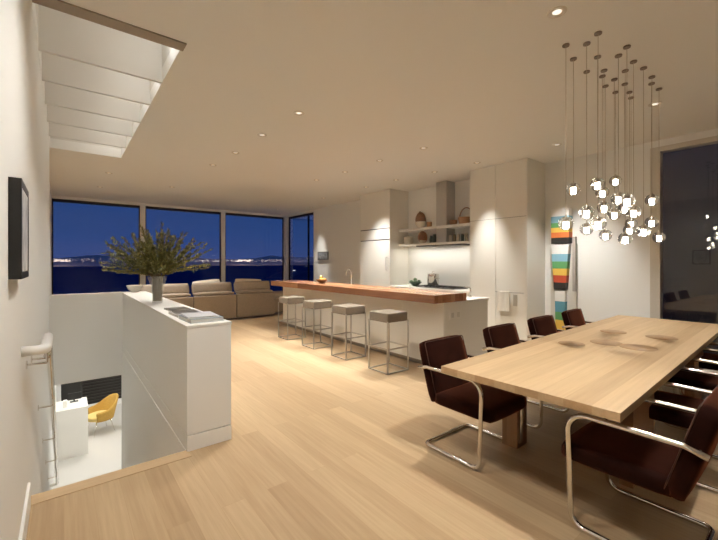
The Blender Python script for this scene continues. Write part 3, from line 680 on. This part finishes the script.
# ------------------------------------------------------------ totem
tt = thing('striped_totem', 'tall painted totem panel with rainbow stripes against the right wall', 'artwork', (6.85, 2.90, 0))
cols = {'white': (.90, .90, .89), 'blue': (.10, .30, .42), 'lightblue': (.24, .48, .62), 'green': (.12, .36, .14), 'yellow': (.78, .52, .10), 'red': (.52, .08, .035), 'orange': (.66, .18, .05), 'black': (.02, .018, .018), 'grey': (.42, .39, .35)}
tm = {k_: mat('totem_'+k_, v_, .5) for k_, v_ in cols.items()}; tk = list(tm)
def stripes(z0, z1, w0, w1, x0, x1, seq, yc=0, yc2=0):
    b = NB(); n = sum(s[1] for s in seq); z = z0; tot = z1-z0
    for cname, wt in seq:
        zz = z+tot*wt/n; fa_ = (z-z0)/tot; fb = (zz-z0)/tot
        wa = (w0+(w1-w0)*fa_)/2; wb = (w0+(w1-w0)*fb)/2; ya = yc+(yc2-yc)*fa_; yb = yc+(yc2-yc)*fb
        vs = [b.verts.new(q) for q in ((x0, ya-wa, z), (x1, ya-wa, z), (x1, ya+wa, z), (x0, ya+wa, z), (x0, yb-wb, zz), (x1, yb-wb, zz), (x1, yb+wb, zz), (x0, yb+wb, zz))]
        for q in ((3, 2, 1, 0), (4, 5, 6, 7), (0, 1, 5, 4), (1, 2, 6, 5), (2, 3, 7, 6), (3, 0, 4, 7)):
            b.faces.new([vs[j] for j in q]).material_index = tk.index(cname)
        z = zz
    return b
allm = [tm[k_] for k_ in tk]
obj('top_block', stripes(1.82, 2.43, .29, .30, -.10, .049, [('black', 1.0), ('orange', .9), ('yellow', .8), ('green', .8), ('lightblue', 1.1), ('white', 1.3)]), allm, tt)
obj('middle_wedge', stripes(1.02, 1.80, .19, .30, -.10, .0, [('black', 1), ('red', 1), ('yellow', .95), ('green', 1), ('lightblue', 1.05), ('white', 1.3)]), allm, tt)
obj('lower_wedge', stripes(.0, 1.0, .13, .17, -.10, .0, [('black', 1), ('red', 1), ('yellow', 1.2), ('green', .9), ('blue', 1.2), ('white', 1.2)]), allm, tt)
b = NB(); bx(b, .0, .049, -.23, .20, 0, 1.81); obj('backing', b, mat('totem_backing', (.70, .68, .63), .5), tt)
obj('shaded_side_strip', box(-.06, .0, -.235, -.19, 1.0, 1.93), tm['grey'], tt)  # grey colour stands in for the dimly lit side face

# ------------------------------------------------------------ wall pictures
pf = thing('picture_frame', 'deep black box frame with a pale print hung on the left wall', 'picture', (XL, 2.205, 1.43))
x1 = .040
g = NB(); bx(g, 0, x1, -.175, -.145, 0, .41); bx(g, 0, x1, .185, .215, 0, .41); bx(g, 0, x1, -.145, .185, 0, .03); bx(g, 0, x1, -.145, .185, .38, .41); bx(g, 0, .004, -.145, .185, .03, .38); obj('frame', g, blackm, pf)
obj('print', box(.036, .038, -.145, .185, .03, .38), mat('pale_print', (.62, .62, .60), .35, noise=.5, nscale=9), pf)
sp_ = thing('wall_screen', 'small grey framed panel on the far wall under a narrow light beam', 'picture', (XF, 10.38, 1.57))
obj('frame', box(-.025, -.0005, -.31, .31, 0, .27), mat('grey_panel_frame', (.16, .16, .16), .4), sp_)
g = NB()
for i in range(3): bx(g, -.028, -.0251, -.27+i*.185, -.27+i*.185+.165, .04, .23)
obj('image', g, mat('grey_image', (.26, .27, .28), .4, noise=.5, nscale=14), sp_)

# ------------------------------------------------------------ handrail
hr = thing('handrail', 'white-ended steel handrail running down the stair along the left wall', 'handrail', (XL, 2.6, 0)); 
b = NB(); tube(b, arc_path([(.0, .02, 1.03), (.095, .02, 1.03), (.095, .45, 1.03)], .035, 5), .027, 12); obj('upper_grip', b, mat('white_grip', (.85, .84, .80), .3), hr, True)['label'] = 'thick white upper grip'
sl_ = -.70
def rz(y): return .93+sl_*(y-.70)
b = NB(); tube(b, arc_path([(.085, .50, .93), (.085, .70, .93), (.085, 4.75, rz(4.75)), (.085, 4.9, rz(4.75)), (.0, 4.9, rz(4.75))], [.08, .05, .03], 5)if False else arc_path([(.095, .35, .93), (.095, .70, .93), (.095, 4.75, rz(4.75)), (.001, 4.75, rz(4.75))], [.1, .04], 5), .018, 10); obj('lower_rail', b, chrome, hr, True)
for y in (.30, .72, 1.55, 2.4, 3.2, 4.0):
    z = .93 if y < .7 else rz(y)-.0
    b = NB()
    if y < .4: cyl(b, (.001, y, .90), (.095, y, .90), .007, 8); cyl(b, (.095, y, .90), (.095, y, 1.015), .006, 8)
    else: tube(b, arc_path([(.001, y, z-.07), (.095, y, z-.07), (.095, y, z-.01)], .012, 4), .007, 8)
    lathe(b, [(0, 0), (.024, 0), (.024, .006), (0, .006)], (.0005, y, (.90 if y < .4 else z-.07)), 14, 0, Matrix.Rotation(math.radians(90), 3, 'Y')); obj('bracket', b, chrome, hr, 'auto')

# ------------------------------------------------------------ things on the half wall
ZP = .9955
def book(x, y, z, w_, l, h_, rz_, cover, pages, label):
    t = thing('magazine' if h_ < .02 else 'book', label, 'book', (x, y, z), math.radians(rz_))
    obj('cover', box(-w_/2, w_/2, -l/2, l/2, 0, .003), cover, t); obj('pages', box(-w_/2+.004, w_/2-.004, -l/2+.004, l/2-.004, .003, h_-.003), pages, t); obj('front_cover', box(-w_/2, w_/2, -l/2, l/2, h_-.003, h_), cover, t)
pg = mat('book_pages', (.72, .70, .66), .7); bcv = mat('pale_blue_cover', (.42, .47, .50), .15); bcw = mat('white_cover', (.74, .72, .68), .2); bdk = mat('dark_cover', (.10, .085, .065), .4)
book(.94, 3.42, ZP, .27, .36, .032, 2, bcv, pg, 'thick pale blue-grey book lying at the near end of the half wall')
book(.935, 3.44, ZP+.0325, .25, .33, .012, -3, bcw, pg, 'thin white magazine on top of the pale blue-grey book')
book(.93, 3.83, ZP, .26, .34, .02, 2, bcw, pg, 'white book lying behind the near stack on the half wall')
book(.92, 3.86, ZP+.0205, .20, .26, .009, -2, bdk, pg, 'small dark magazine on the white book on the half wall')
book(.94, 4.28, ZP, .20, .26, .014, 3, bdk, pg, 'dark flat book on the half wall just before the vase')
# vase
VX, VY = .90, 5.13
vs_ = thing('glass_vase', 'clear flared glass vase on the half wall', 'vase', (VX, VY, ZP))
b = NB(); lathe(b, [(0, 0), (.052, 0), (.058, .01), (.060, .10), (.074, .20), (.112, .33), (.108, .33), (.069, .20), (.055, .10), (.052, .022), (0, .02)], n=32); obj('vase_body', b, vasegl, vs_, 'auto')
b = NB(); lathe(b, [(0, .022), (.050, .022), (.053, .10), (.056, .15), (0, .15)], n=24); obj('water', b, glass('murky_water', .2, (.98, .97, .90), outer=True), vs_, 'auto')
br_ = thing('leafy_branches', 'wide spray of olive green leafy branches standing in the glass vase', 'plant', (VX, VY, ZP+.03))
stb = NB(); lf = NB(); lf2 = NB(); rr = random.Random(3)
def leaf(bm, p, d, L_, W_):
    d = d.normalized(); s = d.cross(Vector((rr.uniform(-1, 1), rr.uniform(-1, 1), rr.uniform(-1, 1)))).normalized(); n_ = d.cross(s)
    a = bm.verts.new(p); b1 = bm.verts.new(p+d*L_*.5+s*W_+n_*W_*.4); b2 = bm.verts.new(p+d*L_*.5-s*W_+n_*W_*.4); e_ = bm.verts.new(p+d*L_)
    m_ = bm.verts.new(p+d*L_*.5); bm.faces.new([a, b1, e_, m_]); bm.faces.new([a, m_, e_, b2])
for i in range(125):
    az = rr.uniform(0, 2*math.pi); tilt = math.radians(rr.choice([rr.uniform(5, 42), rr.uniform(5, 42), rr.uniform(30, 68), rr.uniform(45, 78), rr.uniform(55, 88)]))
    L_ = rr.uniform(.40, .66)*(1.12 if tilt > .9 else 1.0)
    rt = .045*rr.random()**.5; base = Vector((math.cos(az)*rt, math.sin(az)*rt, .0)); rim = Vector((math.cos(az)*.06, math.sin(az)*.06, .29))
    dr_ = Vector((math.cos(az)*math.sin(tilt), math.sin(az)*math.sin(tilt), math.cos(tilt)))
    pts = [base, base.lerp(rim, .5), rim]; cur = rim.copy(); dcur = (rim-base).normalized().lerp(dr_, .45).normalized(); N_ = 11
    for s_ in range(N_):
        dcur = (dcur.lerp(dr_, .35)+Vector((rr.uniform(-.12, .12), rr.uniform(-.12, .12), rr.uniform(-.10, .08)))).normalized()
        cur = cur+dcur*L_/N_; pts.append(cur.copy())
    tube(stb, pts, .0028, 5, 0, .0009)
    for k_ in range(3, len(pts)-1):
        for q in range(10):
            p_ = pts[k_].lerp(pts[k_+1], rr.random()); dd = (pts[k_+1]-pts[k_]).normalized()+Vector((rr.uniform(-1, 1), rr.uniform(-1, 1), rr.uniform(-.7, .9)))*.8
            leaf(lf if rr.random() < .6 else lf2, p_, dd, rr.uniform(.028, .055), rr.uniform(.0045, .0085))
obj('stems', stb, mat('branch_bark', (.12, .085, .04), .8), br_, True)
obj('foliage', lf, mat('olive_leaves', (.115, .12, .028), .6, noise=.35, nscale=8), br_)
obj('pale_foliage', lf2, mat('golden_leaves', (.24, .205, .06), .6, noise=.3, nscale=8), br_)
lobj('white_bowl', [(0, 0), (.05, 0), (.10, .05), (.125, .115), (.118, .115), (.09, .05), (.045, .012), (0, .012)], (.93, 7.22, ZP), mat('white_porcelain', (.80, .78, .74), .25), 'white porcelain bowl at the far end of the half wall', 'bowl')

# ------------------------------------------------------------ lower room things
dk = thing('reception_desk', 'white block desk on the lower floor beside the yellow chair', 'desk', (.14, 11.18, -3))
obj('front_panel', box(-.294, .30, -.38, -.34, 0, 1.08), whitem, dk); obj('side_panel', box(.26, .30, -.34, .38, 0, 1.08), whitem, dk); obj('desk_top', box(-.294, .30, -.38, .38, 1.08, 1.12), whitem, dk)
obj('inner_panel', box(-.294, -.254, -.34, .38, 0, 1.08), whitem, dk)
mo = thing('black_monitor', 'small black monitor standing on the white desk below', 'monitor', (.19, 11.35, -1.88))
obj('foot', box(-.08, .08, -.05, .05, 0, .012), blackm, mo); obj('stand', box(-.015, .015, -.01, .01, .012, .06), blackm, mo); obj('screen', box(-.12, .14, -.015, .01, .05, .21), blackm, mo)
tag(obj('paper_tray', box(-.02, .05, 11.0, 11.12, -1.88, -1.73), whitem, bevel=.005), 'white upright box on the desk left of the black monitor', 'box')
oc = thing('office_chair', 'black curved-back office chair behind the white desk below', 'chair', (.17, 12.95, -3))
b = NB(); cushion(b, (0, 0, .48), (.5, .48, .09), 2, .8); obj('seat', b, blackm, oc, True)
b = NB(); cushion(b, (0, .25, 1.02), (.48, .07, .85), 1, .7); obj('backrest', b, blackm, oc, True)
b = NB(); cyl(b, (0, 0, .06), (0, 0, .44), .025, 12); obj('column', b, blackm, oc, True)
b = NB(); cyl(b, (0, .24, .5), (0, .24, .8), .02, 10); cyl(b, (0, .05, .45), (0, .26, .50), .02, 10); obj('back_bar', b, blackm, oc, True)
for k_ in range(5):
    a = 2*math.pi*k_/5; b = NB(); cyl(b, (0, 0, .08), (.27*math.cos(a), .27*math.sin(a), .05), .018, 8, .012); sphere(b, (.27*math.cos(a), .27*math.sin(a), .025), .025, 10, 8); obj('foot', b, blackm, oc, True)
yc = thing('yellow_armchair', 'mustard yellow upholstered armchair with thin metal legs on the lower floor', 'chair', (.76, 12.0, -3), math.radians(198))
yl = mat('mustard_fabric', (.50, .30, .06), .85, noise=.08, nscale=30); yl2 = mat('pale_mustard_fabric', (.74, .56, .20), .85)
b = NB(); n = 40; rows = []
for j in range(9):
    f_ = j/8; row = []
    for i in range(n+1):
        th = math.radians(-128+256*i/n); bk_ = max(0, math.cos(th))
        top = .64+.26*bk_**1.6 - .05*(abs(th)/2.23)**4; zb = .36
        z = zb+(top-zb)*f_; rad = .26+.07*f_+.04*bk_*f_
        # open to local +x... back at -x
        row.append((-rad*math.cos(th)*1.02, rad*math.sin(th)*1.08, z))
    rows.append(row)
va = [[b.verts.new(q) for q in row] for row in rows]
for j in range(8):
    for i in range(n): b.faces.new([va[j][i], va[j][i+1], va[j+1][i+1], va[j+1][i]])
shl = obj('shell', b, yl, yc, True); md_ = shl.modifiers.new('thick', 'SOLIDIFY'); md_.thickness = .05; md_.offset = 0
b = NB(); lathe(b, [(0, .34), (.20, .34), (.27, .37), (.29, .42), (.28, .47), (.2, .50), (0, .505)], (.03, 0, 0), 28); obj('seat_cushion', b, yl2, yc, 'auto')
for sx, sy in ((-1, -1), (-1, 1), (1, -1), (1, 1)):
    b = NB(); cyl(b, (sx*.15, sy*.15, .37), (sx*.24, sy*.24, 0), .012, 8, .008); obj('leg', b, chrome, yc, True)
